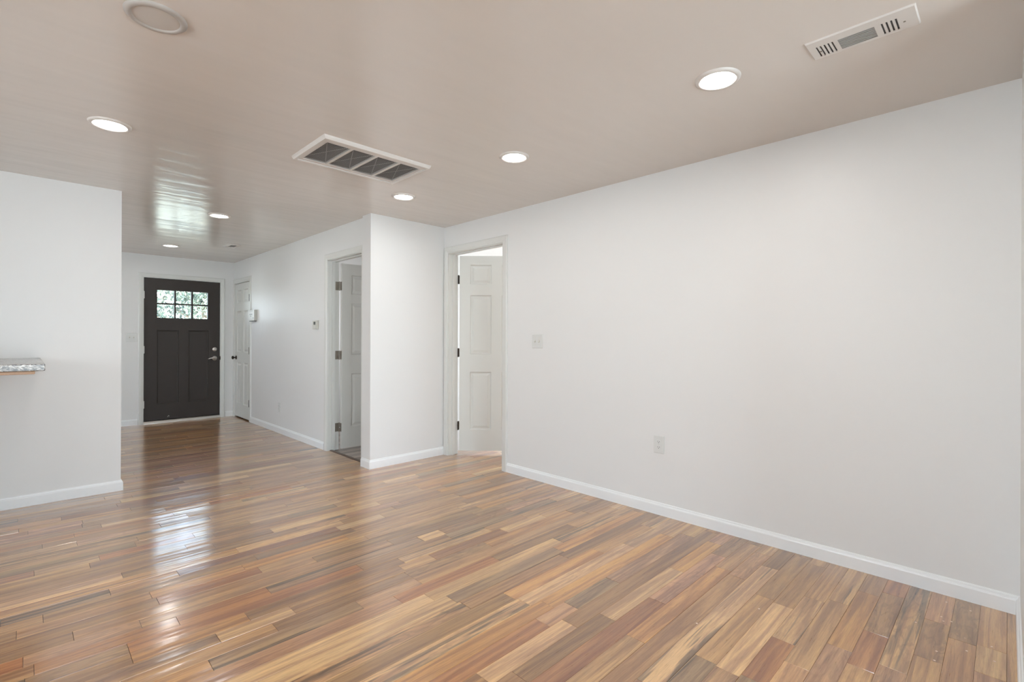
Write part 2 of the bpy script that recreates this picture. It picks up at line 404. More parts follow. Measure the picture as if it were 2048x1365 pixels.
def plank_floor(name, x0, x1, ya, yb, mat, xmax=None, fixed=None, tonefix=None, seed=3):
    rnd = random.Random(seed)
    verts, faces, tones, datas, mids = [], [], [], [], []
    names = [n for n, w in WEIGHTS for _ in range(w)]
    k0 = int(math.floor((ya-PY0)/PW)); k1 = int(math.ceil((yb-PY0)/PW))
    for k in range(k0, k1):
        y0 = max(PY0+k*PW, ya); y1 = min(PY0+(k+1)*PW, yb); xe = xmax(0.5*(y0+y1)) if xmax else x1
        segs = []; fx = sorted((fixed or {}).get(k, []))
        def fill(a, b):
            if b-a < 0.02: return
            x = a - rnd.uniform(0, 0.0)
            while x < b-1e-6:
                l = rnd.choice((rnd.uniform(0.25, 0.6), rnd.uniform(0.4, 0.95), rnd.uniform(0.6, 1.3)))
                e = min(b, x+l)
                if b-e < 0.15: e = b
                segs.append((x, e, rnd.choice(names))); x = e
        a = x0
        for s in fx:
            fill(a, s[0]); segs.append((max(s[0], a), s[1], s[2])); a = s[1]
        fill(a, xe)
        for (a, b, cl) in segs:
            if a >= xe: continue
            b = min(b, xe)
            tone, st, sw = CLS[cl]
            v = rnd.uniform(0.88, 1.12); tone = [t*v*rnd.uniform(0.97, 1.03) for t in tone]
            tone = [1.18*(0.70*t + 0.30*m) for t, m in zip(tone, MEAN)]
            if tonefix: tone = tonefix(tone)
            dat = (rnd.random(), min(1, max(0, st+rnd.uniform(-.12, .12))), min(1, max(0, sw+rnd.uniform(-.2, .2))))
            t1 = rnd.gauss(0, 0.00040); t2 = rnd.gauss(0, 0.00022); g = 0.0005; gy = 0.00012; bv = 0.0007; n = len(verts)
            X0, X1, Y0, Y1 = a+g, b-g, y0+gy, y1-gy
            verts += [(X0, Y0, -0.0012), (X1, Y0, -0.0012), (X1, Y1, -0.0012), (X0, Y1, -0.0012),
                      (X0+bv, Y0+bv, -t1-t2), (X1-bv, Y0+bv, -t1+t2), (X1-bv, Y1-bv, t1+t2), (X0+bv, Y1-bv, t1-t2)]
            fs = [(4, 5, 6, 7), (0, 1, 5, 4), (1, 2, 6, 5), (2, 3, 7, 6), (3, 0, 4, 7)]
            for f in fs:
                faces.append([n+i for i in f]); mids.append(0)
                for _ in f: tones.append((*tone, 1)); datas.append((*dat, 1))
        n = len(verts); verts += [(x0, y0, -0.0014), (xe, y0, -0.0014), (xe, y1, -0.0014), (x0, y1, -0.0014), (x0, y0, -0.05), (xe, y0, -0.05), (xe, y1, -0.05), (x0, y1, -0.05)]
        for f in ((0, 1, 2, 3), (7, 6, 5, 4)):
            faces.append([n+i for i in f]); mids.append(1)
            for _ in f: tones.append((.03, .02, .01, 1)); datas.append((0, 0, 0, 1))
    me = bpy.data.meshes.new(name); me.from_pydata(verts, [], faces); me.update()
    for nm, dd in (('plank_tone', tones), ('plank_data', datas)):
        at = me.color_attributes.new(nm, 'FLOAT_COLOR', 'CORNER'); at.data.foreach_set('color', [c for t in dd for c in t])
    me.materials.append(mat); me.materials.append(M['dark']); me.polygons.foreach_set('material_index', mids)
    o = bpy.data.objects.new(name, me); COL.objects.link(o); return o
fl = plank_floor('floor', XW, XE, YN, YF+0.02, M['wood'], xmax=lambda y: (XE if y < YB+0.04 else 2.402), fixed=FIXED)
struct(fl, 'glossy multi-toned hardwood strip floor')
def greyer(t):
    g = sum(t)/3; return [0.5*c+0.5*g*1.05*k for c, k in zip(t, (1.02, 1.0, 0.95))]
fl2 = plank_floor('floor_bathroom', 2.455, 3.85, YB+0.161, 6.6, M['vinyl'], tonefix=greyer, seed=11)
fl2.location.z = -0.006
struct(fl2, 'grey-brown plank floor beyond the hall doorway')
bm = boxes([(2.402, 3.05, 7.6, YF, -0.03, -0.001)]); struct(obj('floor_closet', bm, M['vinyl']))
# rounded reducer strip in the hall doorway
bm = bmesh.new(); pr = [(2.402, -0.05), (2.402, 0.001), (2.406, 0.006), (2.42, 0.008), (2.437, 0.006), (2.455, -0.004), (2.455, -0.05)]
A = [bm.verts.new((x, YB+0.161, z)) for x, z in pr]; B = [bm.verts.new((x, D2[1], z)) for x, z in pr]
for i in range(len(pr)-1): bm.faces.new((A[i], A[i+1], B[i+1], B[i]))
bm.faces.new(A); bm.faces.new(B[::-1])
M['strip'] = simple('dark_wood_strip', (0.10, 0.055, 0.032), 0.35, var=0.2)
struct(obj('trim_1', bm, M['strip']), 'dark wood reducer strip in the hall doorway')

# ------------------------------------------------------------------ baseboards
BH = 0.086; BT = 0.014
BPROF = [(0, 0), (BT, 0), (BT, BH-0.022), (BT-0.002, BH-0.016), (BT-0.0065, BH-0.012), (BT-0.0075, BH-0.006), (BT-0.010, BH-0.002), (0, BH)]
def baseboard(name, pts):
    """pts: xy polyline on the wall face, room on the LEFT of the direction of travel"""
    P = [Vector((*p, 0)) for p in pts]; bm = bmesh.new(); rings = []
    for i, p in enumerate(P):
        ns = []
        for a, b in ((i-1, i), (i, i+1)):
            if a >= 0 and b < len(P):
                d = (P[b]-P[a]).normalized(); ns.append(Vector((-d.y, d.x, 0)))
        n = ns[0] if len(ns) == 1 else (ns[0]+ns[1])/(1+ns[0].dot(ns[1]))
        rings.append([bm.verts.new(p + n*o + Vector((0, 0, z))) for o, z in BPROF])
    for A, B in zip(rings, rings[1:]):
        for k in range(len(BPROF)):
            kk = (k+1) % len(BPROF); bm.faces.new((A[k], A[kk], B[kk], B[k]))
    bm.faces.new(rings[0]); bm.faces.new(rings[-1][::-1])
    return struct(obj(name, bm, M['trim']))
CW = 0.072
baseboard('baseboard_right', [(2.3, -0.04), (XR, -0.04), (XR, D1[0]-CW)])
baseboard('baseboard_return', [(XR, YB), (XB, YB), (XB, YB+0.161)])
baseboard('baseboard_hall', [(XH, D2[1]+CW+0.01), (XH, D3[0]-CW-0.004)])
baseboard('baseboard_entry', [(XH, YF), (D4[1]+CW, YF)])
baseboard('baseboard_entry_left', [(D4[0]-CW, YF), (XW, YF)])
baseboard('baseboard_left', [(XL, YL+T), (XL, YL), (XW, YL)])

# ------------------------------------------------------------------ door casings and jambs
CPROF = [(0.006, 0), (0.006, 0.009), (0.012, 0.0115), (0.022, 0.0115), (0.026, 0.014), (0.050, 0.0165), (0.064, 0.0165), (0.070, 0.013), (0.072, 0.0)]
def casing(name, mp, s0, s1, z1, depth, stop, label=None, both=True, wd=CW, jamb_mat=None):
    """mp(s, d, z) maps wall coordinates to the world; d is out of the face"""
    bm = bmesh.new()
    k = wd/CW
    def sweep(flip):
        rings = []
        for sx, z, dz in ((s0, 0.0, 0), (s0, z1, 1), (s1, z1, 1), (s1, 0.0, 0)):
            sg = -1 if sx == s0 else 1
            rings.append([bm.verts.new(mp(sx+sg*o*k, (d if not flip else -depth-d), z+dz*o*k)) for o, d in CPROF])
        for A, B in zip(rings, rings[1:]):
            for i in range(len(CPROF)):
                j = (i+1) % len(CPROF); bm.faces.new((A[i], A[j], B[j], B[i]))
        bm.faces.new(rings[0]); bm.faces.new(rings[-1][::-1])
    sweep(False)
    if both: sweep(True)
    def mbox(a0, a1, d0, d1, z0, zz):
        vs = [bm.verts.new(mp(a, d, z)) for z in (z0, zz) for a, d in ((a0, d0), (a1, d0), (a1, d1), (a0, d1))]
        for q in ((0,3,2,1),(4,5,6,7),(0,1,5,4),(1,2,6,5),(2,3,7,6),(3,0,4,7)): bm.faces.new([vs[i] for i in q])
    mbox(s0-J, s0, -depth, 0, 0, z1+J); mbox(s1, s1+J, -depth, 0, 0, z1+J); mbox(s0, s1, -depth, 0, z1, z1+J)
    if stop:
        a, b = stop; e = 0.011
        mbox(s0, s0+e, -b, -a, 0, z1); mbox(s1-e, s1, -b, -a, 0, z1); mbox(s0+e, s1-e, -b, -a, z1-e, z1)
    return struct(obj(name, bm, M['casing']), label)
casing('trim_2', lambda s, d, z: (XR-d, s, z), *D1, T, (T-0.076, T-0.042), 'white casing and jamb of the doorway in the long right wall')
casing('trim_3', lambda s, d, z: (XH-d, s, z), *D2, T, (T-0.076, T-0.042), 'white casing and jamb of the hall doorway')
casing('trim_4', lambda s, d, z: (XH-d, s, z), *D3, T, (0.040, 0.075), 'white casing of the narrow closet door', both=False)
casing('trim_5', lambda s, d, z: (s, YF-d, z), *D4, 0.16, None, 'white casing around the dark front door', wd=0.062)

# ------------------------------------------------------------------ doors
RAISED = [(0, 0), (0.004, 0.008), (0.010, 0.0125), (0.018, 0.0125), (0.042, 0.003), (0.046, 0.0028)]
FLAT = [(0, 0), (0.003, 0.012), (0.014, 0.014), (0.018, 0.0185)]
def door_leaf(bm, w, h, t, panels, holes, prof):
    xs = sorted({0, w, *[v for p in panels+holes for v in p[:2]]}); zs = sorted({0, h, *[v for p in panels+holes for v in p[2:]]})
    for y, sg in ((0, 1), (t, -1)):
        for x0, x1 in zip(xs, xs[1:]):
            for z0, z1 in zip(zs, zs[1:]):
                cx, cz = (x0+x1)/2, (z0+z1)/2
                if any(p[0] < cx < p[1] and p[2] < cz < p[3] for p in panels+holes): continue
                q = [(x0, y, z0), (x1, y, z0), (x1, y, z1), (x0, y, z1)]
                bm.faces.new([bm.verts.new(p) for p in (q if sg > 0 else q[::-1])])
        for p in panels:
            loops = []
            for ins, dep in prof:
                loops.append([bm.verts.new((px, y+sg*dep, pz)) for px, pz in ((p[0]+ins, p[2]+ins), (p[1]-ins, p[2]+ins), (p[1]-ins, p[3]-ins), (p[0]+ins, p[3]-ins))])
            for A, B in zip(loops, loops[1:]):
                for i in range(4):
                    j = (i+1) % 4; q = (A[i], A[j], B[j], B[i]); bm.faces.new(q if sg > 0 else q[::-1])
            bm.faces.new(loops[-1] if sg > 0 else loops[-1][::-1])
    def ring(r, out):
        x0, x1, z0, z1 = r; c = [(x0, z0), (x1, z0), (x1, z1), (x0, z1)]
        for i in range(4):
            j = (i+1) % 4; q = [(c[i][0], 0, c[i][1]), (c[i][0], t, c[i][1]), (c[j][0], t, c[j][1]), (c[j][0], 0, c[j][1])]
            bm.faces.new([bm.verts.new(p) for p in (q if out else q[::-1])])
    ring((0, w, 0, h), True)
    for hh in holes: ring(hh, False)
def raw(name, bm, mat, parent=None):    # keeps the normals as built
    me = bpy.data.meshes.new(name); bm.to_mesh(me); bm.free(); me.materials.append(mat)
    o = bpy.data.objects.new(name, me); COL.objects.link(o)
    if parent: o.parent = parent
    return o
def six_panel(w, h, t, parent, pz, stile=0.114, mull=0.11):
    pw = (w-2*stile-mull)/2; ps = []
    for z0, z1 in pz:
        ps += [(stile, stile+pw, z0, z1), (stile+pw+mull, w-stile, z0, z1)]
    bm = bmesh.new(); door_leaf(bm, w, h, t, ps, [], RAISED)
    return raw('door_leaf', bm, M['door_white'], parent)
def hinge(parent, pos, plates, mat, hgt=0.089):
    """knuckle barrel with its two leaf plates; plates: (x0,x1,y0,y1) in the parent's frame"""
    x, y, z = pos; bm = bmesh.new()
    for k in range(5):
        cyl(bm, (x, y, z-hgt/2+k*hgt/5+0.0006), (0, 0, 1), 0.0062, hgt/5-0.0012, 12)
    cyl(bm, (x, y, z-hgt/2-0.004), (0, 0, 1), 0.0045, hgt+0.008, 10)
    for (x0, x1, y0, y1) in plates: box(bm, x0, x1, y0, y1, z-hgt/2, z+hgt/2)
    return obj('hinge', bm, mat, parent)
def knob(parent, name, base, axis_rot, mat, r=0.027):
    bm = bmesh.new(); mt = Matrix.Translation(base) @ axis_rot
    lathe(bm, [(0, 0), (0.031, 0), (0.032, 0.004), (0.028, 0.008), (0.014, 0.011), (0.010, 0.018), (0.010, 0.030), (0.016, 0.036), (r, 0.046), (r+0.001, 0.054), (r-0.004, 0.062), (0.012, 0.067), (0, 0.068)], mt, 28)
    return obj(name, bm, mat, parent, smooth=True)
# door 1: bedroom door standing half open
d1 = struct(empty('door_1', (XR+T+0.004, 4.192, 0), -R(YAW)), 'half-open white six-panel door at the far end of the long right wall')
lf = six_panel(0.80, 2.108, 0.035, d1, [(0.225, 0.852), (1.045, 1.682), (1.80, 2.012)]); lf.location = (0.012, 0, 0.034)
for z in (0.305, 1.095, 1.885):
    hinge(d1, (0.0, -0.004, z), [(0.001, 0.0115, 0.0, 0.030)], M['bronze'])
knob(d1, 'door_knob', (0.735, 0, 0.95), Matrix.Rotation(R(90), 4, 'X'), M['bronze'])
# leaf plates on the jamb belong to the casing side
# door 2: hall doorway, door opened square into the room beyond
d2 = struct(empty('door_2', (XH+T+0.006, D2[1]-0.048, 0), 0), 'white six-panel door standing open in the hall doorway')
lf = six_panel(0.75, 2.07, 0.035, d2, [(0.232, 0.832), (1.046, 1.625), (1.728, 1.945)]); lf.location = (0.010, 0, 0.014)
for z in (0.25, 1.057, 1.83):
    hinge(d2, (0.0, 0.038, z), [(-0.048, -0.006, 0.0450, 0.0475), (0.0065, 0.0095, 0.0, 0.034)], M['hinge_metal'], 0.095)
knob(d2, 'door_knob', (0.69, 0, 0.95), Matrix.Rotation(R(90), 4, 'X'), M['bronze'])
# door 3: closet door, closed
d3 = struct(empty('door_3', (XH+0.002, D3[1]-0.003, 0), -R(90)), 'narrow closed white closet door with dark knob beside the front door')
W3 = D3[1]-D3[0]-0.006
lf = six_panel(W3, 2.070, 0.035, d3, [(0.20, 0.842), (1.008, 1.644), (1.77, 1.97)], stile=0.095, mull=0.115); lf.location = (0, 0, 0.018)
for z in (0.267, 1.054, 1.843):
    hinge(d3, (W3-0.001, -0.009, z), [(W3-0.028, W3-0.001, -0.003, 0.0)], M['bronze'], 0.10)
knob(d3, 'door_knob', (0.062, 0, 0.935), Matrix.Rotation(R(90), 4, 'X'), M['bronze'])
# door 4: dark front door
DX0, DX1 = D4[0]+0.003, D4[1]-0.003; DZ = 0.046
d4 = struct(empty('door_4', (DX0, YF+0.012, 0), 0), 'dark brown front door with six small panes above two tall panels')
lites = [(a-DX0, b-DX0, c-DZ, d-DZ) for c, d in ((1.535, 1.731), (1.753, 1.940)) for a, b in ((1.374, 1.583), (1.605, 1.799), (1.822, 2.017))]
pans = [(1.371-DX0, 1.640-DX0, 0.276-DZ, 1.354-DZ), (1.763-DX0, 2.027-DX0, 0.276-DZ, 1.354-DZ)]
bm = bmesh.new(); door_leaf(bm, DX1-DX0, D4[2]-DZ-0.003, 0.045, pans, lites, FLAT)
lf = raw('door_leaf', bm, M['door_dark'], d4); lf.location = (0, 0, DZ)
bm = bmesh.new()
for l in lites: box(bm, l[0]-0.002, l[1]+0.002, 0.018, 0.024, l[2]+DZ-0.002, l[3]+DZ+0.002)
obj('glass_pane', bm, M['glass'], d4)
bm = bmesh.new(); zz = [1.500, 1.744-0.0, 1.975]   # thin raised moulding around the lite group
x0, x1, z0, z1 = 1.350-DX0, 2.041-DX0, 1.511, 1.964
for (a, b, c, d) in ((x0, x1, z1-0.016, z1), (x0, x1, z0, z0+0.016), (x0, x0+0.016, z0+0.016, z1-0.016), (x1-0.016, x1, z0+0.016, z1-0.016)):
    box(bm, a, b, -0.005, 0.0, c, d)
obj('lite_moulding', bm, M['door_dark'], d4)
for z in (0.28, 1.07, 1.86): hinge(d4, (0.001, -0.006, z), [], M['nickel'], 0.10)
def to_front(b): return Matrix.Translation(b) @ Matrix.Rotation(R(90), 4, 'X')
bm = bmesh.new(); lx = 2.113-DX0
lathe(bm, [(0, 0), (0.031, 0), (0.032, 0.004), (0.029, 0.010), (0.022, 0.013), (0.020, 0.016), (0, 0.017)], to_front((lx, 0, 1.066)), 32)
db = obj('deadbolt', bm, M['nickel'], d4, smooth=True)
bm = bmesh.new(); box(bm, lx-0.016, lx+0.016, -0.028, -0.016, 1.062, 1.070); obj('thumb_turn', bm, M['nickel'], db, bevel=0.002)
bm = bmesh.new()
lathe(bm, [(0, 0), (0.034, 0), (0.035, 0.004), (0.031, 0.011), (0.016, 0.016), (0.012, 0.020), (0.012, 0.040), (0, 0.042)], to_front((lx, 0, 0.926)), 32)
hd = obj('handle_rose', bm, M['nickel'], d4, smooth=True)
bm = bmesh.new()
tube(bm, [(lx+0.008, -0.045, 0.926), (lx-0.010, -0.050, 0.930), (lx-0.035, -0.052, 0.933), (lx-0.065, -0.050, 0.930), (lx-0.085, -0.048, 0.923), (lx-0.100, -0.046, 0.917)], [0.009, 0.0105, 0.009, 0.0075, 0.0065, 0.004], 12)
obj('lever', bm, M['nickel'], hd, smooth=True)
bm = boxes([(DX1-DX0-0.003, DX1-DX0+0.012, -0.0125, -0.0105, 0.900, 0.955)]); obj('strike_plate', bm, M['bronze'], d4)
# pale scrape at the foot of the door
bm = bmesh.new(); tube(bm, [(0.285, -0.001, 0.075), (0.300, -0.001, 0.098)], 0.003, 5); tube(bm, [(0.300, -0.001, 0.098), (0.308, -0.001, 0.082)], 0.0025, 5)
M['scrape'] = simple('pale_scrape', (0.5, 0.48, 0.45), 0.6)
obj('scrape_mark', bm, M['scrape'], d4)
# sill
bm = bmesh.new(); pr = [(YF-0.006, 0), (YF-0.006, 0.004), (YF+0.008, 0.030), (YF+0.030, 0.044), (YF+0.17, 0.044), (YF+0.17, 0)]
A = [bm.verts.new((D4[0], y, z)) for y, z in pr]; B = [bm.verts.new((D4[1], y, z)) for y, z in pr]
for i in range(len(pr)): bm.faces.new((A[i], A[(i+1) % len(pr)], B[(i+1) % len(pr)], B[i]))
bm.faces.new(A); bm.faces.new(B[::-1])
struct(obj('trim_6', bm, M['alu']), 'metal sill under the dark front door')

# ------------------------------------------------------------------ recessed ceiling lights
def ceiling_light(x, y, label, lit=True, power=LAMP_W):
    t = tag(empty('ceiling_light', (x, y, H)), label, 'ceiling light', 'recessed round ceiling lights' if lit else None)
    bm = bmesh.new()
    lathe(bm, [(0.073, -0.004), (0.075, -0.009), (0.080, -0.011), (0.090, -0.010), (0.097, -0.004), (0.098, 0.0)], None, 64)
    obj('trim_ring', bm, M['grille_white'] if lit else M['ring_off'], t, smooth=True)
    bm = bmesh.new(); lathe(bm, [(0.0745, -0.0055), (0.06, -0.0065), (0.0, -0.007)], None, 48)
    obj('lens', bm, M['lens'] if lit else M['lens_off'], t, smooth=True)
    if lit:
        d = bpy.data.lights.new('lamp_light', 'AREA'); d.shape = 'DISK'; d.size = 0.14; d.energy = power; d.color = (1.0, 0.98, 0.95)
        o = bpy.data.objects.new('lamp_light', d); COL.objects.link(o); o.parent = t; o.location = (0, 0, -0.009)
    return t
ceiling_light(2.250, 0.940, 'lit round ceiling light nearest the slotted air register', power=7.5)
ceiling_light(2.276, 2.282, 'lit round ceiling light right of the large return-air grille')
ceiling_light(2.260, 3.579, 'lit round ceiling light in front of the short return wall')
ceiling_light(0.338, 3.542, 'lit round ceiling light above the left wall with the granite ledge')
ceiling_light(1.348, 5.420, 'lit round ceiling light at the mouth of the entry hall')
ceiling_light(1.344, 7.640, 'lit round ceiling light nearest the dark front door')
ceiling_light(0.350, 0.930, 'added lit round ceiling light out of view, brightening the near corner', power=7.0)  # extra unseen lamp, added to brighten the near right corner
ceiling_light(0.346, 2.235, 'unlit flat round ceiling fixture cut off by the top edge of the photo', lit=False)

# ------------------------------------------------------------------ return-air grille
g = tag(empty('return_air_grille', (1.24, 2.81, H)), 'large white ceiling grille with four dark filter bays', 'air vent')
GW, GD = 0.755, 0.50
bm = bmesh.new()
def frame_ring(bm, loops):
    rs = [[bm.verts.new(p) for p in ((x0, y0, z), (x1, y0, z), (x1, y1, z), (x0, y1, z))] for x0, x1, y0, y1, z in loops]
    for A, B in zip(rs, rs[1:]):
        for i in range(4): bm.faces.new((A[i], A[(i+1) % 4], B[(i+1) % 4], B[i]))
ox0, ox1, oy0, oy1 = 0.050, GW-0.045, 0.072, 0.438
frame_ring(bm, [(0, GW, 0, GD, 0), (0.004, GW-0.004, 0.004, GD-0.004, -0.012), (0.010, GW-0.010, 0.010, GD-0.010, -0.022),
                (0.026, GW-0.026, 0.026, GD-0.026, -0.022), (0.027, GW-0.027, 0.027, GD-0.027, -0.014), (0.030, GW-0.030, 0.030, GD-0.030, -0.014), (0.031, GW-0.031, 0.031, GD-0.031, -0.017),
                (ox0, ox1, oy0, oy1, -0.017), (ox0, ox1, oy0, oy1, -0.001)])
obj('frame', bm, M['grille_white'], g)
bw = 0.018; bay = (ox1-ox0-3*bw)/4
for k in range(4):
    a = ox0 + k*(bay+bw)
    if k: obj('divider', boxes([(a-bw, a, oy0, oy1, -0.0165, -0.002)]), M['grille_white'], g)
    f = obj('filter', boxes([(a, a+bay, oy0, oy1, -0.0035, -0.0010)]), M['filter'], g)
    bm = bmesh.new(); tube(bm, [(a+0.004, oy0+0.01, -0.0045), (a+bay-0.004, oy1-0.01, -0.0045)], 0.0024, 5); tube(bm, [(a+bay-0.004, oy0+0.01, -0.0047), (a+0.004, oy1-0.01, -0.0047)], 0.0024, 5)
    obj('filter_wire', bm, M['wire'], f)
    bm = bmesh.new(); n = 26
    for i in range(n):
        y = oy0 + (i+0.5)*(oy1-oy0)/n
        v = [bm.verts.new(p) for p in ((a, y-0.003, -0.0145), (a+bay, y-0.003, -0.0145), (a+bay, y+0.002, -0.0110), (a, y+0.002, -0.0110),
                                         (a, y-0.0022, -0.0150), (a+bay, y-0.0022, -0.0150), (a+bay, y+0.0028, -0.0115), (a, y+0.0028, -0.0115))]
        for q in ((0,1,2,3),(7,6,5,4),(0,4,5,1),(1,5,6,2),(2,6,7,3),(3,7,4,0)): bm.faces.new([v[i_] for i_ in q])
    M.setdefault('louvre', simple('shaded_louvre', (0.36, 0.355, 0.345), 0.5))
    obj('louvre_panel', bm, M['louvre'], g)

# ------------------------------------------------------------------ supply register with three slot groups
def supply_register(name, loc, w, l, x0, x1, groups, label, rz=0):
    """w across (x), l along (y), groups: (y0, y1, n, along) of slots"""
    t = tag(empty(name, loc, rz), label, 'air vent')
    bm = bmesh.new(); ys = sorted({0, l, *[v for g_ in groups for v in g_[:2]]}); xs = [0, x0, x1, w]; zf = -0.006
    frame_ring(bm, [(-0.004, w+0.004, -0.004, l+0.004, 0), (0, w, 0, l, zf)])
    for xa, xb in zip(xs, xs[1:]):
        for ya, yb in zip(ys, ys[1:]):
            if xa == x0 and any(g_[0] <= ya and yb <= g_[1] for g_ in groups): continue
            bm.faces.new([bm.verts.new(p) for p in ((xa, ya, zf), (xa, yb, zf), (xb, yb, zf), (xb, ya, zf))])
    obj('face_plate', bm, M['grille_white'], t)
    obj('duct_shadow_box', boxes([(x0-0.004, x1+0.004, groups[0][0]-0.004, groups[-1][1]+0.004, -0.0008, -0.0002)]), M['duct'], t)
    for y0, y1, n, along, mt in groups:
        bm = bmesh.new()
        if along:
            for i in range(n+1):
                x = x0 + i*(x1-x0)/n; hw = (x1-x0)/n*0.22
                box(bm, max(x0, x-hw), min(x1, x+hw), y0, y1, zf, -0.002)
        else:
            p = (y1-y0)/n
            for i in range(n+1):
                y = y0+i*p; hw = p*0.28
                box(bm, x0, x1, max(y0, y-hw), min(y1, y+hw), zf, -0.002)
        obj('slats', bm, M[mt], t)
    for yy in (l*0.11, l*0.90):
        bm = bmesh.new(); cyl(bm, (w*0.60, yy, zf-0.0015), (0, 0, 1), 0.004, 0.0015, 12); obj('screw', bm, M['hinge_metal'], t)
    return t
supply_register('ceiling_register', (2.236, 0.238, H), 0.146, 0.342, 0.046, 0.130,
                [(0.052, 0.108, 4, False, 'grille_white'), (0.124, 0.242, 7, True, 'slat_grey'), (0.254, 0.322, 5, False, 'grille_white')],
                'long narrow white ceiling register with a slotted grey middle')
supply_register('ceiling_register', (1.845, 6.96, H), 0.13, 0.27, 0.035, 0.105, [(0.05, 0.20, 6, True, 'slat_grey')],
                'small ceiling register near the closet door in the entry hall')

# ------------------------------------------------------------------ wall plates (local frame: x along wall, -y out of wall, z up)
def plate_body(w, h, parent, d=0.006):
    bm = bmesh.new(); frame = [(0, 0), (0.0, 0.003), (0.004, d)]
    loops = [[bm.verts.new((sx*(w/2-i), -dd, sz*(h/2-i))) for sx, sz in ((-1, -1), (1, -1), (1, 1), (-1, 1))] for i, dd in frame]
    for A, B in zip(loops, loops[1:]):
        for i in range(4): bm.faces.new((A[i], A[(i+1) % 4], B[(i+1) % 4], B[i]))
    bm.faces.new(loops[-1]); bm.faces.new(loops[0][::-1])
    return obj('cover_plate', bm, M['plastic'], parent)
def switch(loc, rz, label, w=0.126, h=0.122):
    t = tag(empty('light_switch', loc, rz), label, 'light switch')
    p = plate_body(w, h, t)
    for sx in (-0.023, 0.023):
        bm = bmesh.new(); box(bm, sx-0.0055, sx+0.0055, -0.0068, -0.005, -0.013, 0.013); obj('toggle_slot', bm, M['almond'], p)
        bm = bmesh.new(); v = box(bm, sx-0.004, sx+0.004, -0.019, -0.006, -0.004, 0.004)
        for q in v:
            if q.co.y < -0.015: q.co.z -= 0.007
        obj('toggle', bm, M['almond'], t, bevel=0.001)
        for sz in (-0.030, 0.030):
            bm = bmesh.new(); cyl(bm, (sx, -0.006, sz), (0, -1, 0), 0.003, 0.0012, 10); obj('screw', bm, M['almond'], p)
    return t
def outlet(loc, rz, label, w=0.080, h=0.124):
    t = tag(empty('wall_outlet', loc, rz), label, 'outlet')
    p = plate_body(w, h, t)
    for sz in (-0.0195, 0.0195):
        bm = bmesh.new(); n = 24
        pts = [(0.0165*math.cos(a_), max(-0.0125, min(0.0125, 0.0165*math.sin(a_)))) for a_ in [2*math.pi*i/n for i in range(n)]]
        A = [bm.verts.new((x, -0.0085, z+sz)) for x, z in pts]; B = [bm.verts.new((x, -0.005, z+sz)) for x, z in pts]
        for i in range(n): bm.faces.new((A[i], A[(i+1) % n], B[(i+1) % n], B[i]))
        bm.faces.new(A)
        rc = obj('receptacle', bm, M['plastic'], t)
        bm = boxes([(-0.0075, -0.0055, -0.0088, -0.008, sz-0.001, sz+0.007), (0.0055, 0.0075, -0.0088, -0.008, sz-0.001, sz+0.007)])
        cyl(bm, (0, -0.008, sz-0.0065), (0, -1, 0), 0.0026, 0.0008, 12)
        obj('socket_slots', bm, M['dark'], rc)
    bm = bmesh.new(); cyl(bm, (0, -0.006, 0), (0, -1, 0), 0.003, 0.0012, 10); obj('screw', bm, M['almond'], p)
    return t
switch((XR, 2.921, 1.2265), -R(90), 'double light switch on the long right wall by the half-open door')
switch((1.078, YF, 1.2465), 0, 'double light switch on the wall left of the dark front door')
outlet((XR, 1.750, 0.4975), -R(90), 'wall outlet low on the long right wall')
outlet((XH, 6.725, 0.338), -R(90), 'wall outlet low on the hall wall below the thermostat', 0.080, 0.126)

# thermostat
th = tag(empty('thermostat', (XH, 5.575, 1.397), -R(90)), 'small grey-white thermostat with dark screen on the hall wall', 'thermostat')
bm = boxes([(-0.060, 0.060, -0.006, 0, -0.052, 0.052)]); obj('back_plate', bm, M['plastic'], th)
bm = boxes([(-0.056, 0.056, -0.030, -0.006, -0.049, 0.049)]); hs = obj('housing', bm, M['almond'], th, bevel=0.004)
bm = boxes([(-0.020, 0.028, -0.0312, -0.0295, 0.002, 0.036)]); obj('screen', bm, M['lcd'], th)
bm = boxes([(-0.018+i*0.018, -0.008+i*0.018, -0.0318, -0.0295, -0.026, -0.018) for i in range(3)]); obj('buttons', bm, M['plastic'], th)
# alarm / chime box beside the closet door
al = tag(empty('alarm_box', (XH, 7.735, 1.572), -R(90)), 'boxy off-white alarm unit on the wall beside the closet door', 'alarm')
bm = boxes([(-0.126, 0.126, -0.042, 0, -0.078, 0.080)]); obj('housing', bm, M['almond'], al, bevel=0.006)
bm = boxes([(-0.075, 0.060, -0.0425, -0.041, 0.052-0.0, 0.060), (-0.075, 0.060, -0.0425, -0.041, 0.068, 0.073)])
obj('lid_groove', bm, M['slat_grey'], al)
bm = boxes([(-0.075, 0.045, -0.0432, -0.041, z, z+0.004) for z in (0.018, 0.008)]); obj('speaker_slots', bm, M['dark'], al)
bm = bmesh.new(); cyl(bm, (-0.02, -0.041, -0.010), (0, -1, 0), 0.008, 0.003, 16); obj('button', bm, M['lcd'], al)
bm = boxes([(0.075, 0.090, -0.0435, -0.041, -0.050, -0.030)]); obj('indicator', bm, M['lcd'], al)
bm = boxes([(-0.10, 0.10, -0.036, 0, -0.088, -0.078)]); obj('lower_bracket', bm, M['lcd'], al)

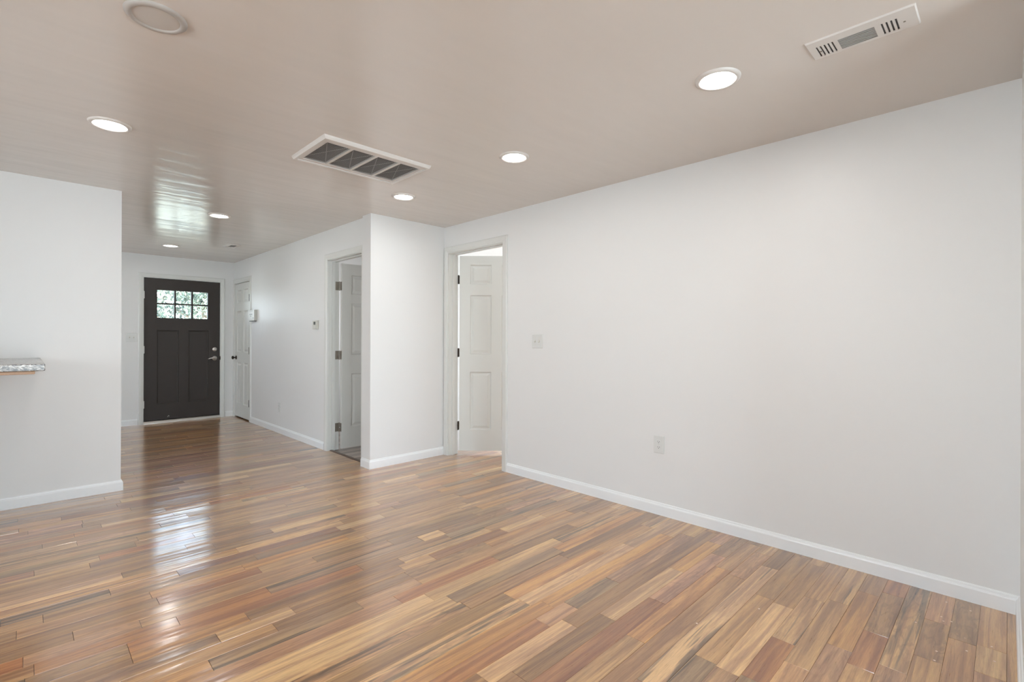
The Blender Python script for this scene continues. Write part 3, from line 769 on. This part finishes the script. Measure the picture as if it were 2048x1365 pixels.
# ------------------------------------------------------------------ granite ledge
lg = tag(empty('granite_ledge', (-0.9, 4.5, 1.05)), 'pale speckled granite bar ledge projecting from the left wall', 'countertop')
bm = boxes([(-1.0, 0.987, -0.587, 0.593, 0.002, 0.042)]); obj('slab', bm, M['granite'], lg, bevel=0.004)
bm = boxes([(-0.95, 0.945, -0.560, 0.593, -0.017, 0.002)]); obj('plywood_support', bm, M['plywood'], lg, bevel=0.004)
wall('wall_knee', [(-1.8, -0.62, 4.05, YL, 0, 1.032)])

# ------------------------------------------------------------------ floor nails and fillers in the corner by the end wall
nm = simple('pale_nail_filler', (0.78, 0.60, 0.46), 0.6)
bm = bmesh.new()
for (x, y) in ((3.12, 0.205), (3.10, 0.12), (2.94, 0.21), (2.92, 0.175), (2.90, 0.20), (2.80, 0.285), (2.80, 0.125), (2.69, 0.115), (2.80, 0.045), (2.68, 0.035), (2.60, 0.20), (2.52, 0.20), (2.10, 0.96), (2.42, 0.81), (3.16, 0.03)):
    cyl(bm, (x, y, -0.0006), (0, 0, 1), 0.0042, 0.0011, 8)
o = obj('nail_fillers', bm, nm); o['kind'] = 'stuff'; tag(o, 'pale filled nail holes dotted over the floorboards in the near corner', 'nail filler')

# ------------------------------------------------------------------ outside: lawn and trees seen through the front door panes
struct(obj('ground', boxes([(-30, 40, YF+0.16, 60, -0.35, -0.15)]), M['grass']), 'lawn outside the front door')
def tree(x, y, zc, r, rz, n, label, trunk_r=0.14, seed=1, leaf=0.075):
    rnd = random.Random(seed)
    t = tag(empty('leafy_tree', (x, y, -0.15)), label, 'tree', 'trees outside the front door')
    bm = bmesh.new(); tube(bm, [(0, 0, 0), (0.03, 0, zc*0.4), (-0.04, 0.05, zc*0.8), (0, 0, zc+rz*0.5)], [trunk_r, trunk_r*0.8, trunk_r*0.6, trunk_r*0.25], 12)
    for k in range(9):
        a_ = rnd.uniform(0, 6.28); e = rnd.uniform(0.2, 0.9)
        tube(bm, [(0, 0, zc*0.6+rz*0.06*k), (math.cos(a_)*r*0.4, math.sin(a_)*r*0.4, zc*0.7+rz*0.1*k), (math.cos(a_)*r*0.8, math.sin(a_)*r*0.8, zc-rz*0.3+rz*0.13*k)], [trunk_r*0.4, trunk_r*0.25, 0.015], 7)
    obj('trunk', bm, M['bark'], t, smooth=True)
    verts, faces, tone = [], [], []
    cl = [(rnd.gauss(0, 0.45)*r, rnd.gauss(0, 0.45)*r, zc+rnd.gauss(0, 0.42)*rz, rnd.uniform(0.18, 0.42)*r*0.75, rnd.uniform(0.15, 0.9)) for _ in range(60)]
    for _ in range(n):
        c = rnd.choice(cl); d = Vector((rnd.gauss(0, 1), rnd.gauss(0, 1), rnd.gauss(0, 0.8))).normalized()*c[3]*rnd.uniform(0.5, 1.0)
        p = Vector(c[:3])+d; s = leaf*rnd.uniform(0.6, 1.3)
        u = Vector((rnd.gauss(0, 1), rnd.gauss(0, 1), rnd.gauss(0, 0.5))).normalized(); v = u.orthogonal().normalized(); v = Matrix.Rotation(rnd.uniform(0, 6.28), 3, u) @ v
        k = len(verts); w = u.cross(v)
        verts += [p-v*s, p+w*s*0.35+u*s*0.08, p+v*s, p-w*s*0.35+u*s*0.08, ]
        faces.append((k, k+1, k+2, k+3)); tone.append(min(1, max(0, c[4]+rnd.uniform(-.25, .25))))
    me = bpy.data.meshes.new('foliage'); me.from_pydata(verts, [], faces)
    at = me.attributes.new('leaf_tone', 'FLOAT', 'FACE'); at.data.foreach_set('value', tone); me.materials.append(M['leaf'])
    o = bpy.data.objects.new('foliage', me); COL.objects.link(o); o.parent = t; return t
tree(3.6, 15.6, 2.7, 1.5, 1.4, 6500, 'bushy tree seen through the right-hand panes of the front door', seed=4)
tree(0.2, 18.6, 2.9, 1.7, 1.5, 6500, 'bushy tree seen through the left-hand panes of the front door', seed=9)
tree(3.4, 22.5, 3.4, 2.1, 1.9, 6500, 'taller tree behind the other two, seen through the middle panes', seed=21, leaf=0.10)
